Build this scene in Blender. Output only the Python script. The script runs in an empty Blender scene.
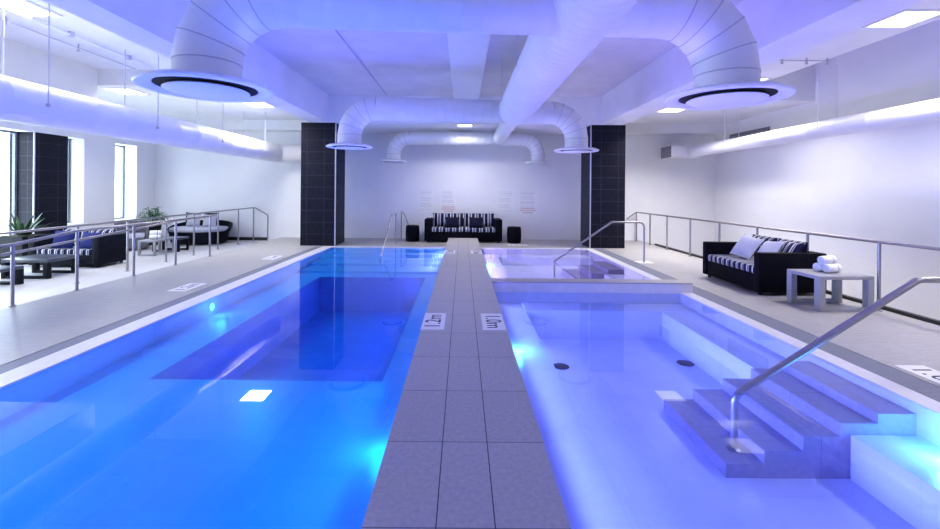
import bpy, bmesh, math, random
from mathutils import Vector, Matrix
random.seed(7)
S = bpy.context.scene
C = S.collection
PI = math.pi
HC = 1.55                                   # camera height above the pool deck

# ------------------------------------------------------------------ materials
def nodes(m):
    m.use_nodes = True
    nt = m.node_tree
    nt.nodes.clear()
    out = nt.nodes.new('ShaderNodeOutputMaterial')
    return nt, out

def lnk(nt, a, b):
    nt.links.new(a, b)

def principled(nt, out, col=(.8, .8, .8), rough=.5, metal=0.0, spec=.5):
    p = nt.nodes.new('ShaderNodeBsdfPrincipled')
    p.inputs['Base Color'].default_value = (*col, 1)
    p.inputs['Roughness'].default_value = rough
    p.inputs['Metallic'].default_value = metal
    p.inputs['Specular IOR Level'].default_value = spec
    lnk(nt, p.outputs[0], out.inputs[0])
    return p

def noise_col(nt, p, c0, c1, scale, detail=3, stretch=(1, 1, 1), coord='Object'):
    tc = nt.nodes.new('ShaderNodeTexCoord')
    mp = nt.nodes.new('ShaderNodeMapping')
    mp.inputs['Scale'].default_value = stretch
    n = nt.nodes.new('ShaderNodeTexNoise')
    n.inputs['Scale'].default_value = scale
    n.inputs['Detail'].default_value = detail
    r = nt.nodes.new('ShaderNodeValToRGB')
    r.color_ramp.elements[0].color = (*c0, 1)
    r.color_ramp.elements[1].color = (*c1, 1)
    r.color_ramp.elements[0].position = .3
    r.color_ramp.elements[1].position = .7
    lnk(nt, tc.outputs[coord], mp.inputs[0])
    lnk(nt, mp.outputs[0], n.inputs['Vector'])
    lnk(nt, n.outputs['Fac'], r.inputs[0])
    if p is not None:
        lnk(nt, r.outputs[0], p.inputs['Base Color'])
    return r, n

def plain(name, col, rough=.5, metal=0.0, spec=.5, var=.04, scale=6):
    m = bpy.data.materials.new(name)
    nt, out = nodes(m)
    p = principled(nt, out, col, rough, metal, spec)
    if var:
        c0 = tuple(max(0, c * (1 - var)) for c in col)
        c1 = tuple(min(1, c * (1 + var)) for c in col)
        noise_col(nt, p, c0, c1, scale)
    return m

def tiles(name, c0, c1, grout, w, h, mortar, rough=.4, spec=.5, off=0.0, nscale=8, shift=(0, 0), stretch=(1, 1, 1), bump=.0):
    m = bpy.data.materials.new(name)
    nt, out = nodes(m)
    p = principled(nt, out, c0, rough, 0, spec)
    ramp, n = noise_col(nt, None, c0, c1, nscale, 4, stretch, 'UV')
    uv = nt.nodes.new('ShaderNodeUVMap')
    uv.uv_map = 'UVMap'
    mp = nt.nodes.new('ShaderNodeMapping')
    mp.inputs['Location'].default_value = (shift[0], shift[1], 0)
    b = nt.nodes.new('ShaderNodeTexBrick')
    b.offset = off
    b.squash = 1
    b.inputs['Scale'].default_value = 1
    b.inputs['Brick Width'].default_value = w
    b.inputs['Row Height'].default_value = h
    b.inputs['Mortar Size'].default_value = mortar
    b.inputs['Mortar Smooth'].default_value = .1
    b.inputs['Mortar'].default_value = (*grout, 1)
    b.inputs['Color1'].default_value = (1, 1, 1, 1)
    b.inputs['Color2'].default_value = (.93, .93, .93, 1)
    b.inputs['Bias'].default_value = -.3
    mul = nt.nodes.new('ShaderNodeMixRGB')
    mul.blend_type = 'MULTIPLY'
    mul.inputs[0].default_value = 1
    mix = nt.nodes.new('ShaderNodeMixRGB')
    mix.inputs[2].default_value = (*grout, 1)
    lnk(nt, uv.outputs[0], mp.inputs[0])
    lnk(nt, mp.outputs[0], b.inputs['Vector'])
    lnk(nt, ramp.outputs[0], mul.inputs[1])
    lnk(nt, b.outputs['Color'], mul.inputs[2])
    lnk(nt, mul.outputs[0], mix.inputs[1])
    lnk(nt, b.outputs['Fac'], mix.inputs[0])
    lnk(nt, mix.outputs[0], p.inputs['Base Color'])
    return m

def stripes(name, cols, period, axis=0, rough=.8):
    m = bpy.data.materials.new(name)
    nt, out = nodes(m)
    p = principled(nt, out, (.5, .5, .5), rough, 0, .2)
    uv = nt.nodes.new('ShaderNodeUVMap')
    uv.uv_map = 'UVMap'
    sx = nt.nodes.new('ShaderNodeSeparateXYZ')
    d = nt.nodes.new('ShaderNodeMath'); d.operation = 'DIVIDE'; d.inputs[1].default_value = period
    f = nt.nodes.new('ShaderNodeMath'); f.operation = 'FRACT'
    r = nt.nodes.new('ShaderNodeValToRGB')
    r.color_ramp.interpolation = 'CONSTANT'
    els = r.color_ramp.elements
    els[0].position = 0; els[0].color = (*cols[0][1], 1)
    els[1].position = cols[1][0]; els[1].color = (*cols[1][1], 1)
    for pos, c in cols[2:]:
        e = els.new(pos); e.color = (*c, 1)
    lnk(nt, uv.outputs[0], sx.inputs[0])
    lnk(nt, sx.outputs[axis], d.inputs[0])
    lnk(nt, d.outputs[0], f.inputs[0])
    lnk(nt, f.outputs[0], r.inputs[0])
    lnk(nt, r.outputs[0], p.inputs['Base Color'])
    return m

def wicker(name, c0, c1, s=.022):
    m = bpy.data.materials.new(name)
    nt, out = nodes(m)
    p = principled(nt, out, c0, .6, 0, .07)
    uv = nt.nodes.new('ShaderNodeUVMap'); uv.uv_map = 'UVMap'
    b = nt.nodes.new('ShaderNodeTexBrick')
    b.inputs['Scale'].default_value = 1
    b.inputs['Brick Width'].default_value = s
    b.inputs['Row Height'].default_value = s * 1.6
    b.inputs['Mortar Size'].default_value = s * .12
    b.inputs['Color1'].default_value = (*c1, 1)
    b.inputs['Color2'].default_value = (*c0, 1)
    b.inputs['Mortar'].default_value = (c0[0] * .3, c0[1] * .3, c0[2] * .3, 1)
    bp = nt.nodes.new('ShaderNodeBump'); bp.inputs['Strength'].default_value = .4; bp.inputs['Distance'].default_value = .004
    inv = nt.nodes.new('ShaderNodeMath'); inv.operation = 'SUBTRACT'; inv.inputs[0].default_value = 1
    lnk(nt, uv.outputs[0], b.inputs['Vector'])
    lnk(nt, b.outputs['Color'], p.inputs['Base Color'])
    lnk(nt, b.outputs['Fac'], inv.inputs[1])
    lnk(nt, inv.outputs[0], bp.inputs['Height'])
    lnk(nt, bp.outputs[0], p.inputs['Normal'])
    return m

def emit(name, col, strength):
    m = bpy.data.materials.new(name)
    nt, out = nodes(m)
    e = nt.nodes.new('ShaderNodeEmission')
    e.inputs[0].default_value = (*col, 1)
    e.inputs[1].default_value = strength
    lnk(nt, e.outputs[0], out.inputs[0])
    return m

def clear(name, tint, ior, rough=.0):
    m = bpy.data.materials.new(name)
    nt, out = nodes(m)
    t = nt.nodes.new('ShaderNodeBsdfTransparent'); t.inputs[0].default_value = (*tint, 1)
    g = nt.nodes.new('ShaderNodeBsdfGlossy'); g.inputs['Roughness'].default_value = rough
    f = nt.nodes.new('ShaderNodeFresnel'); f.inputs['IOR'].default_value = ior
    geo = nt.nodes.new('ShaderNodeNewGeometry')
    # seen from below the sheet reflects like the sheet seen from above
    mx = nt.nodes.new('ShaderNodeMixShader')
    lw = nt.nodes.new('ShaderNodeValue')
    iv = nt.nodes.new('ShaderNodeMath'); iv.operation = 'MULTIPLY_ADD'
    iv.inputs[1].default_value = (1 / ior - ior); iv.inputs[2].default_value = ior
    nt.nodes.remove(lw)
    lnk(nt, geo.outputs['Backfacing'], iv.inputs[0])
    lnk(nt, iv.outputs[0], f.inputs['IOR'])
    f2 = f
    lnk(nt, f2.outputs[0], mx.inputs[0])
    lnk(nt, t.outputs[0], mx.inputs[1])
    lnk(nt, g.outputs[0], mx.inputs[2])
    lnk(nt, mx.outputs[0], out.inputs[0])
    return m

M = {}
M['wall'] = plain('white wall paint', (.82, .82, .84), .6, var=.015, scale=2)
M['ceil'] = plain('white ceiling paint', (.80, .80, .82), .7, var=.05, scale=1.3)
M['ceil2'] = plain('pale grey ceiling board', (.66, .63, .64), .7, var=.07, scale=1.6)
M['duct'] = plain('white duct paint', (.80, .80, .82), .38, var=.02, scale=3)
M['seam'] = plain('duct seam', (.50, .50, .56), .5)
M['deck'] = tiles('deck tile', (.30, .285, .29), (.375, .36, .365), (.255, .245, .25), .6, .3, .0022, .42, off=.5, nscale=5, stretch=(1.2, 9, 1))
M['walk'] = tiles('walkway tile', (.35, .325, .325), (.43, .40, .40), (.13, .13, .15), 9, .61, .0035, .5, nscale=40, shift=(4.5, .058))
M['coping'] = tiles('coping tile', (.62, .60, .62), (.70, .68, .70), (.55, .53, .55), 9, .6, .002, .4)
M['grate'] = stripes('overflow grate', [(0, (.20, .21, .27)), (.72, (.08, .09, .12))], .022, 1, .45)
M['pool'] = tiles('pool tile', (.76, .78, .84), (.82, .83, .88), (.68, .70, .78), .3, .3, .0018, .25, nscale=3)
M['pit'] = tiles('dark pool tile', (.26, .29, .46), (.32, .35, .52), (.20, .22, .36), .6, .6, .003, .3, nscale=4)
M['stair'] = tiles('grey step tile', (.30, .27, .36), (.38, .34, .43), (.16, .15, .24), 1.2, .6, .003, .35, nscale=20)
M['column'] = tiles('dark slate tile', (.004, .0045, .011), (.009, .0095, .019), (.03, .033, .052), .479, .325, .006, .45, .14, nscale=10, shift=(0, .0))
M['steel'] = plain('brushed steel', (.36, .34, .37), .36, 1.0, var=.05, scale=30)
M['trimsteel'] = plain('column trim', (.60, .60, .66), .35, .8, var=.03)
M['lounge'] = plain('pale lounge floor', (.56, .55, .57), .45, var=.03, scale=2)
M['black'] = plain('black trim', (.012, .012, .014), .5)
M['wicker'] = wicker('black wicker', (.002, .002, .006), (.005, .005, .012))
M['greywicker'] = wicker('grey wicker', (.15, .15, .18), (.22, .22, .26))
M['bluewicker'] = wicker('slate wicker', (.006, .007, .014), (.014, .017, .030))
NV, WH, GY = (.007, .008, .042), (.62, .62, .68), (.20, .22, .38)
M['stripe'] = stripes('navy striped fabric', [(0, NV), (.36, WH), (.50, NV), (.62, GY), (.72, NV), (.80, WH), (.90, NV)], .20)
M['stripe2'] = stripes('navy white striped fabric', [(0, NV), (.5, WH), (.68, NV), (.84, WH), (.92, NV)], .13)
M['navy'] = plain('navy cushion', (.006, .006, .024), .8, spec=.15, scale=40)
M['royal'] = plain('royal blue cushion', (.018, .024, .13), .8, spec=.15, scale=40)
M['lgrey'] = plain('pale grey linen', (.46, .46, .54), .85, spec=.15, scale=60, var=.08)
M['seatgrey'] = plain('grey seat cushion', (.46, .47, .56), .85, spec=.15, scale=60, var=.06)
M['tablegrey'] = plain('grey powder coat', (.30, .30, .33), .45, scale=12)
M['tabledark'] = plain('charcoal powder coat', (.006, .007, .012), .5, spec=.12)
M['tabletop'] = plain('slate table top', (.05, .06, .085), .3)
M['towel'] = plain('white towel', (.80, .80, .82), .95, spec=.1, scale=80, var=.06)
M['band'] = plain('towel stripe', (.10, .11, .2), .9)
M['leaf'] = plain('green leaf', (.02, .065, .022), .4, var=.4, scale=8)
M['leaf2'] = plain('bright green leaf', (.07, .20, .08), .4, var=.4, scale=8)
M['pot'] = plain('charcoal planter', (.008, .009, .014), .6, spec=.2)
M['soil'] = plain('soil', (.02, .015, .01), .9)
M['dark'] = plain('vent darkness', (.004, .004, .006), .8)
M['frame'] = plain('grey window frame', (.16, .18, .22), .4)
M['glass'] = clear('window glass', (.93, .97, 1.0), 1.45)
M['water'] = clear('blue pool water', (.13, .58, 1.0), 1.333)
M['water2'] = clear('violet pool water', (.57, .65, 1.0), 1.333)
M['water3'] = clear('pale violet spa water', (.78, .80, 1.0), 1.333)
M['acrylic'] = plain('poster sheet', (.88, .88, .90), .2, var=0)
M['print'] = plain('grey print', (.66, .66, .70), .6, var=0)
M['redprint'] = plain('red print', (.66, .48, .50), .6, var=0)
M['plaque'] = plain('white marker plate', (.74, .72, .74), .4, var=.03)
M['ink'] = plain('black ink', (.02, .02, .03), .6, var=0)
M['grille'] = stripes('vent slats', [(0, (.30, .30, .36)), (.55, (.13, .13, .17))], .05, 1, .5)
M['ventbar'] = plain('grey wall vent', (.16, .16, .18), .5)
M['panel'] = emit('ceiling panel glow', (1.0, .985, .97), 1.5)
M['lampface'] = emit('pool lamp glow', (.45, .85, 1.0), 3)
M['lampviolet'] = emit('pool lamp violet', (.75, .75, 1.0), 7)
M['lamprim'] = plain('lamp rim', (.6, .6, .65), .3)

# ------------------------------------------------------------------ mesh builder
class MB:
    def __init__(self):
        self.bm = bmesh.new()
        self.uvset = set()
        self.smooth = False

    def quad(self, *pts):
        vs = [self.bm.verts.new(p) for p in pts]
        return self.bm.faces.new(vs)

    def box(self, x0, x1, y0, y1, z0, z1, bev=0.0, seg=2):
        b = self.bm if bev == 0 else bmesh.new()
        v = [b.verts.new((x, y, z)) for z in (z0, z1) for y in (y0, y1) for x in (x0, x1)]
        for f in ((0, 2, 3, 1), (4, 5, 7, 6), (0, 1, 5, 4), (2, 6, 7, 3), (0, 4, 6, 2), (1, 3, 7, 5)):
            b.faces.new([v[i] for i in f])
        if bev > 0:
            bmesh.ops.bevel(b, geom=list(b.edges), offset=bev, segments=seg, profile=.5, affect='EDGES', clamp_overlap=True)
            self.merge(b)
            self.smooth = True
        return self

    def merge(self, b, mat=None):
        mp = {}
        for v in b.verts:
            mp[v] = self.bm.verts.new(mat @ v.co if mat else v.co)
        for f in b.faces:
            try:
                self.bm.faces.new([mp[v] for v in f.verts])
            except ValueError:
                pass
        b.free()

    def prism(self, pts, z0, z1):
        lo = [self.bm.verts.new((x, y, z0)) for x, y in pts]
        hi = [self.bm.verts.new((x, y, z1)) for x, y in pts]
        n = len(pts)
        self.bm.faces.new(lo[::-1]); self.bm.faces.new(hi)
        for i in range(n):
            self.bm.faces.new((lo[i], lo[(i + 1) % n], hi[(i + 1) % n], hi[i]))
        return self

    def ring_sweep(self, pts, radii, seg=14, caps=True, closed=False):
        self.smooth = True
        pts = [Vector(p) for p in pts]
        n = len(pts)
        if not hasattr(radii, '__len__'):
            radii = [radii] * n
        tang = []
        for i in range(n):
            a = pts[max(i - 1, 0)]; b = pts[min(i + 1, n - 1)]
            tang.append((b - a).normalized())
        t0 = tang[0]
        ref = Vector((0, 0, 1)) if abs(t0.z) < .9 else Vector((1, 0, 0))
        u = t0.cross(ref).normalized()
        rings = []
        for i in range(n):
            t = tang[i]
            u = (u - t * u.dot(t)).normalized()
            w = t.cross(u)
            rings.append([self.bm.verts.new(pts[i] + (u * math.cos(2 * PI * k / seg) + w * math.sin(2 * PI * k / seg)) * radii[i]) for k in range(seg)])
        for i in range(n - 1):
            for k in range(seg):
                k2 = (k + 1) % seg
                self.bm.faces.new((rings[i][k], rings[i][k2], rings[i + 1][k2], rings[i + 1][k]))
        if caps:
            self.bm.faces.new(rings[0][::-1]); self.bm.faces.new(rings[-1])
        return self

    def tube(self, pts, r, bend=0.0, seg=14, nb=6):
        return self.ring_sweep(fillet(pts, bend, nb), r, seg)

    def lathe(self, prof, c=(0, 0, 0), seg=40, caps=True, sx=1, sy=1):
        self.smooth = True
        rings = []
        for r, z in prof:
            rings.append([self.bm.verts.new((c[0] + sx * r * math.cos(2 * PI * k / seg), c[1] + sy * r * math.sin(2 * PI * k / seg), c[2] + z)) for k in range(seg)])
        for i in range(len(prof) - 1):
            for k in range(seg):
                k2 = (k + 1) % seg
                self.bm.faces.new((rings[i][k], rings[i][k2], rings[i + 1][k2], rings[i + 1][k]))
        if caps:
            self.bm.faces.new(rings[0][::-1]); self.bm.faces.new(rings[-1])
        return self

    def pillow(self, w, h, t, mat, n=10, pinch=.10):
        self.smooth = True
        b = bmesh.new()
        def P(i, j, s):
            u = -1 + 2 * i / n; v = -1 + 2 * j / n
            k = max(0, (1 - abs(u) ** 2.6) * (1 - abs(v) ** 2.6)) ** .5
            x = u * (1 - pinch * (1 - abs(v) ** 2) * abs(u) ** 1)
            y = v * (1 - pinch * (1 - abs(u) ** 2) * abs(v) ** 1)
            return (x * w / 2, y * h / 2, s * k * t / 2)
        top = {}; bot = {}
        for i in range(n + 1):
            for j in range(n + 1):
                top[i, j] = b.verts.new(P(i, j, 1))
                edge = i in (0, n) or j in (0, n)
                bot[i, j] = top[i, j] if edge else b.verts.new(P(i, j, -1))
        for i in range(n):
            for j in range(n):
                b.faces.new((top[i, j], top[i + 1, j], top[i + 1, j + 1], top[i, j + 1]))
                try:
                    b.faces.new((bot[i, j], bot[i, j + 1], bot[i + 1, j + 1], bot[i + 1, j]))
                except ValueError:
                    pass
        # flat uv from the pillow's own plane
        uv = b.loops.layers.uv.new('UVMap')
        mp = {}
        uvm = self.bm.loops.layers.uv.verify() if self.bm.loops.layers.uv else self.bm.loops.layers.uv.new('UVMap')
        for v in b.verts:
            mp[v] = self.bm.verts.new(mat @ v.co)
        for f in b.faces:
            nf = self.bm.faces.new([mp[v] for v in f.verts])
            for l, ol in zip(nf.loops, f.loops):
                l[uvm].uv = (ol.vert.co.x, ol.vert.co.y)
            self.uvset.add(nf)
        b.free()
        return self

    def leaf(self, base, d, length, width, droop, n=5):
        d = Vector(d).normalized()
        side = d.cross(Vector((0, 0, 1)))
        if side.length < .05:
            side = Vector((1, 0, 0))
        side.normalize()
        p = Vector(base); prev = None
        for i in range(n + 1):
            f = i / n
            wd = width * (math.sin(PI * min(1, .12 + f * .88)) ** .8) * .5
            if i == n: wd = .002
            up = side.cross(d).normalized()
            L = self.bm.verts.new(p - side * wd + up * wd * .25); Mi = self.bm.verts.new(p); R = self.bm.verts.new(p + side * wd + up * wd * .25)
            if prev:
                self.bm.faces.new((prev[0], prev[1], Mi, L)); self.bm.faces.new((prev[1], prev[2], R, Mi))
            prev = (L, Mi, R)
            d = (d + Vector((0, 0, -droop / n))).normalized()
            p = p + d * (length / n)
        self.smooth = True

    def build(self, name, mat, parent=None, origin=None, recalc=True):
        bm = self.bm
        if recalc:
            bmesh.ops.recalc_face_normals(bm, faces=list(bm.faces))
        else:
            bm.normal_update()
        uv = bm.loops.layers.uv.verify() if bm.loops.layers.uv else bm.loops.layers.uv.new('UVMap')
        for f in bm.faces:
            if f in self.uvset:
                continue
            n = f.normal
            a = max(range(3), key=lambda i: abs(n[i]))
            for l in f.loops:
                co = l.vert.co
                l[uv].uv = (co.y, co.z) if a == 0 else ((co.x, co.z) if a == 1 else (co.x, co.y))
            f.smooth = self.smooth
        for f in bm.faces:
            f.smooth = self.smooth
        if parent is None:
            if origin is None:
                xs = [v.co for v in bm.verts]
                lo = Vector((min(v.x for v in xs), min(v.y for v in xs), min(v.z for v in xs)))
                hi = Vector((max(v.x for v in xs), max(v.y for v in xs), max(v.z for v in xs)))
                origin = Vector(((lo.x + hi.x) / 2, (lo.y + hi.y) / 2, lo.z))
            origin = Vector(origin)
            for v in bm.verts:
                v.co -= origin
        me = bpy.data.meshes.new(name)
        bm.to_mesh(me); bm.free()
        if self.smooth:
            me.set_sharp_from_angle(angle=math.radians(38))
        me.materials.append(M[mat] if isinstance(mat, str) else mat)
        o = bpy.data.objects.new(name, me)
        C.objects.link(o)
        if parent is None:
            o.location = origin
        else:
            o.parent = parent
        return o

def fillet(pts, r, nb=6):
    pts = [Vector(p) for p in pts]
    if r <= 0 or len(pts) < 3:
        return pts
    out = [pts[0]]
    for i in range(1, len(pts) - 1):
        a, b, c = pts[i - 1], pts[i], pts[i + 1]
        d1 = (a - b).normalized(); d2 = (c - b).normalized()
        ang = d1.angle(d2)
        if ang > PI - .02:
            out.append(b); continue
        t = min(r / math.tan(ang / 2), (a - b).length * .49, (c - b).length * .49)
        rr = t * math.tan(ang / 2)
        bis = (d1 + d2).normalized()
        cen = b + bis * (rr / math.sin(ang / 2))
        p1 = b + d1 * t; p2 = b + d2 * t
        v1 = p1 - cen; v2 = p2 - cen
        tot = v1.angle(v2); ax = v1.cross(v2).normalized()
        for k in range(nb + 1):
            out.append(cen + Matrix.Rotation(tot * k / nb, 3, ax) @ v1)
    out.append(pts[-1])
    return out

def thing(name, label, cat, loc=(0, 0, 0), rz=0, group=None):
    o = bpy.data.objects.new(name, None); C.objects.link(o)
    o.empty_display_size = .1
    o.location = loc; o.rotation_euler = (0, 0, rz)
    o['label'] = label; o['category'] = cat
    if group: o['group'] = group
    return o

def tag(o, label, cat, group=None, kind=None):
    o['label'] = label; o['category'] = cat
    if group: o['group'] = group
    if kind: o['kind'] = kind
    return o

def struct(name, mb, mat, label=None, cat=None):
    o = mb.build(name, mat)
    o['kind'] = 'structure'
    if label: o['label'] = label
    if cat: o['category'] = cat
    return o

def B(*a, **k):
    return MB().box(*a, **k)

def T(loc=(0, 0, 0), rx=0, ry=0, rz=0):
    return Matrix.Translation(loc) @ Matrix.Rotation(rz, 4, 'Z') @ Matrix.Rotation(ry, 4, 'Y') @ Matrix.Rotation(rx, 4, 'X')

# ------------------------------------------------------------------ the room
YB, YF = 13.9, -4.0            # back wall and the wall behind the camera
XL, XR = -9.93, 8.18
DL, DR = -5.84, 5.75           # deck edges
PL0, PL1 = -3.55, -.404        # left pool water
PR0, PR1 = .46, 3.39           # right pools water
PE = 11.65                     # far end of the pools
PN = -1.6                      # near end of the pools
WT = .16                       # walkway top
WZ = -.01                      # water level

struct('wall_back', B(XL - .6, XR + .25, YB, YB + .25, -1.2, 4.9), 'wall')
struct('wall_front', B(XL - .6, XR + .25, YF - .25, YF, -1.2, 4.9), 'wall')
struct('wall_right', B(XR, XR + .25, YF, YB, -1.2, 4.9), 'wall')

# left wall with its window openings
wins = [(1.6, 3.6, -.1), (4.6, 6.6, -.1), (7.6, 9.94, -.1), (10.8, 11.28, .62), (12.29, 13.1, .62)]  # the two nearest openings lie out of view, added for their daylight
HEAD = 2.83
w = MB()
y = YF
for (a, b, s) in wins:
    if not (y == 9.94):
        w.box(XL - .55, XL, y, a, -1.2, HEAD)
    if s > -.1: w.box(XL - .55, XL, a, b, -1.2, s)
    else: w.box(XL - .55, XL, a, b, -1.2, -.1)
    y = b
w.box(XL - .55, XL, y, YB, -1.2, HEAD)
w.box(XL - .55, XL, YF, YB, HEAD, 4.9)
struct('wall_left', w, 'wall')
struct('column', B(XL - .55, XL + .012, 9.94, 10.8, -.1, HEAD), 'column')
t = struct('trim_3', B(XL + .0125, XL + .026, 9.928, 9.962, -.1, HEAD), 'trimsteel')

for i, (a, b, s) in enumerate(wins):
    gx = XL - .40
    fr = MB()
    fw = .05
    fr.box(gx - .03, gx + .03, a, a + fw, s, HEAD); fr.box(gx - .03, gx + .03, b - fw, b, s, HEAD)
    fr.box(gx - .03, gx + .03, a + fw, b - fw, HEAD - fw, HEAD); fr.box(gx - .03, gx + .03, a + fw, b - fw, s, s + fw)
    if b - a > 1.2:
        mid = (a + b) / 2
        fr.box(gx - .03, gx + .03, mid - .025, mid + .025, s + fw, HEAD - fw)
    o = struct('window_%d' % (i + 1), fr, 'frame')
    p = MB().box(-.006, .006, (a - b) / 2 + fw, (b - a) / 2 - fw, fw, HEAD - s - fw)
    p.build('pane', 'glass', o)
    L = bpy.data.lights.new('window portal', 'AREA')
    L.shape = 'RECTANGLE'; L.size = b - a; L.size_y = HEAD - s
    L.cycles.is_portal = True
    lo = bpy.data.objects.new('window_portal', L); C.objects.link(lo)
    lo.location = (gx - .12, (a + b) / 2, (HEAD + s) / 2)
    lo.rotation_euler = (PI / 2, 0, -PI / 2)

# decks (Z = 0), lounge floor, ramp floor on the right
d = MB()
d.box(DL, -4.0, YF, YB, -.35, 0)
d.box(3.873, DR, YF, YB, -1.1, 0)
d.box(-4.0, 3.873, 11.80, YB, -.35, 0)
d.box(-4.0, 3.873, YF, PN - .15, -.35, 0)
struct('floor', d, 'deck')
struct('floor_lounge', B(XL, DL, YF, YB, -.35, -.1), 'lounge')
struct('floor_ramp', B(DR, XR, YF, YB, -1.1, -.72), 'deck')
c = MB()
c.box(-3.8, PL0, PN - .15, 11.80, -1.3, .004)
c.box(PR1, 3.573, PN - .15, 11.80, -1.3, .004)
c.box(PL0, PL1 - .002, PE, 11.80, -1.3, .004); c.box(PR0 + .002, PR1, PE, 11.80, -1.3, .004)
c.box(PL0, PL1, PN - .15, PN, -1.3, .004); c.box(PR0, PR1, PN - .15, PN, -1.3, .004)
struct('pool_coping', c, 'coping')
g = MB()
g.box(-4.0, -3.8, PN - .15, 11.80, -.35, -.004); g.box(3.573, 3.873, PN - .15, 11.80, -.35, -.004)
struct('overflow_grate', g, 'grate')
struct('trim_1', B(DR - .07, DR, 1.0, 12.7, 0, .045), 'black')
struct('baseboard_back', B(XL, DL - .45, YB - .02, YB, -.1, .0), 'black')
struct('walkway', B(PL1, PR0, YF, 12.72, -1.3, WT), 'walk')
# walkway side joints run along it
for x in (-.098, .148):
    struct('trim_2', B(x - .0025, x + .0025, YF, 12.72, WT - .004, WT + .0006), 'ink')
o = struct('pool_divider', B(PR0, 3.573, 6.66, 6.92, -1.3, .135), 'coping')
MB().box(PR0 - (PR0 + 3.573) / 2, 3.573 - (PR0 + 3.573) / 2, -.135, .135, 1.435, 1.453).build('cap', 'walk', o)

# left pool basin: shelf, sunken floor, far steps
b = MB()
SH = -.25
b.box(PL0, -2.95, PN, 9.3, -1.3, SH); b.box(-.74, PL1, PN, 9.3, -1.3, SH)
b.box(-2.95, -.74, PN, 4.05, -1.3, SH); b.box(-2.95, -.74, 8.9, 9.3, -1.3, SH)
b.box(PL0, PL1, 9.3, 10.0, -1.3, -.21); b.box(PL0, PL1, 10.0, 10.6, -1.3, -.16); b.box(PL0, PL1, 10.6, 11.1, -1.3, -.11); b.box(PL0, PL1, 11.1, PE, -1.3, -.06)
struct('pool_basin', b, 'pool')
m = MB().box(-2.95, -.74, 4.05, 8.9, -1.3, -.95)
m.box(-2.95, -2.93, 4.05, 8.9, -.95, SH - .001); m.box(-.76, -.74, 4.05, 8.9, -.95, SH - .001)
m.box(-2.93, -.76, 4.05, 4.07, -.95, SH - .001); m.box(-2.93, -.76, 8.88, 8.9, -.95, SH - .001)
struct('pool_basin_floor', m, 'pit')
# right near pool basin
b = MB()
b.box(PR0, PR1, PN, 6.66, -1.3, -.565)
b.box(PR0, .93, PN, 6.66, -.6, -.19)
b.box(.93, PR1, 6.18, 6.66, -.6, -.155)
b.box(2.885, PR1, 4.195, 6.18, -.6, -.165)
b.box(2.896, PR1, PN, 3.19, -.6, -.235)
struct('pool_basin', b, 'pool')
# right far spa basin
b = MB()
b.box(PR0, PR1, 6.92, PE, -1.3, -.36)
b.box(PR0, .93, 6.92, PE, -.36, -.15); b.box(.93, PR1, 11.1, PE, -.36, -.15); b.box(2.95, PR1, 6.92, 8.9, -.36, -.15)
struct('pool_basin', b, 'pool')

# water
def water(name, x0, x1, y0, y1, label, mat='water2'):
    m = MB(); m.quad((x0, y0, WZ), (x1, y0, WZ), (x1, y1, WZ), (x0, y1, WZ))
    o = m.build(name, mat, recalc=False)
    tag(o, label, 'water', kind='stuff')
water('pool_water', PL0, PL1, PN, PE, 'still deep blue water filling the long left pool', 'water')
water('pool_water', PR0, PR1, PN, 6.66, 'pale violet blue water of the near right pool around the grey steps')
water('spa_water', PR0, PR1, 6.92, PE, 'violet water of the smaller pool behind the low divider wall', 'water3')

# submerged steps in the near right pool
def steps(name, label, x_edges, zs, y0, y1, zb, mat='stair'):
    xr = PR1
    t = thing(name, label, 'steps', ((x_edges[0] + xr) / 2, (y0 + y1) / 2, zb))
    cx, cy = t.location.x, t.location.y
    n = len(x_edges)
    for i in range(n):
        x0 = x_edges[i]; x1 = x_edges[i + 1] if i + 1 < n else xr
        m = MB().box(x0 - cx, x1 - cx, y0 - cy, y1 - cy, 0, zs[i] - zb)
        m.build('step', mat, t)
    return t
Hs = (2.01, 1.911, 1.804, 1.704, 1.63)
steps('pool_steps', 'five grey tiled submerged steps by the foreground handrail', (1.978, 2.262, 2.55, 2.825, 3.103), [HC - h for h in Hs], 3.197, 4.19, -.565)
steps('pool_steps', 'grey submerged steps below the handrail of the far right pool', (2.35, 2.72, 3.06), (-.26, -.16, -.07), 9.0, 10.1, -.36)

# drains
for i, (x, y) in enumerate(((1.21, 5.2), (2.78, 5.33))):
    t = thing('floor_drain', ('dark round floor drain beside the walkway ledge of the right pool', 'dark round floor drain in front of the grey pool steps')[i], 'drain', (x, y, -.565), group='pool floor drains')
    MB().lathe([(.09, 0), (.10, .006), (.09, .012)], seg=28).build('cover', 'ink', t)
    MB().lathe([(.03, .012), (.032, .015), (.005, .016)], seg=16).build('centre_cap', 'black', t)

# structural columns at the far end of the pools
for s, x0, x1, nm in ((-1, -4.48, -3.52, 'l'), (1, 3.54, 4.50, 'r')):
    m = MB().box(x0, x1, 11.9, 12.86, 0, 3.41)
    o = struct('column', m, 'column')
    xe = x1 if s < 0 else x0
    cx = (x0 + x1) / 2
    MB().box(xe - cx - .014, xe - cx + .014, -.48 - .014, -.48 + .014, 0, 3.41).build('corner_trim', 'trimsteel', o)

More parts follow.
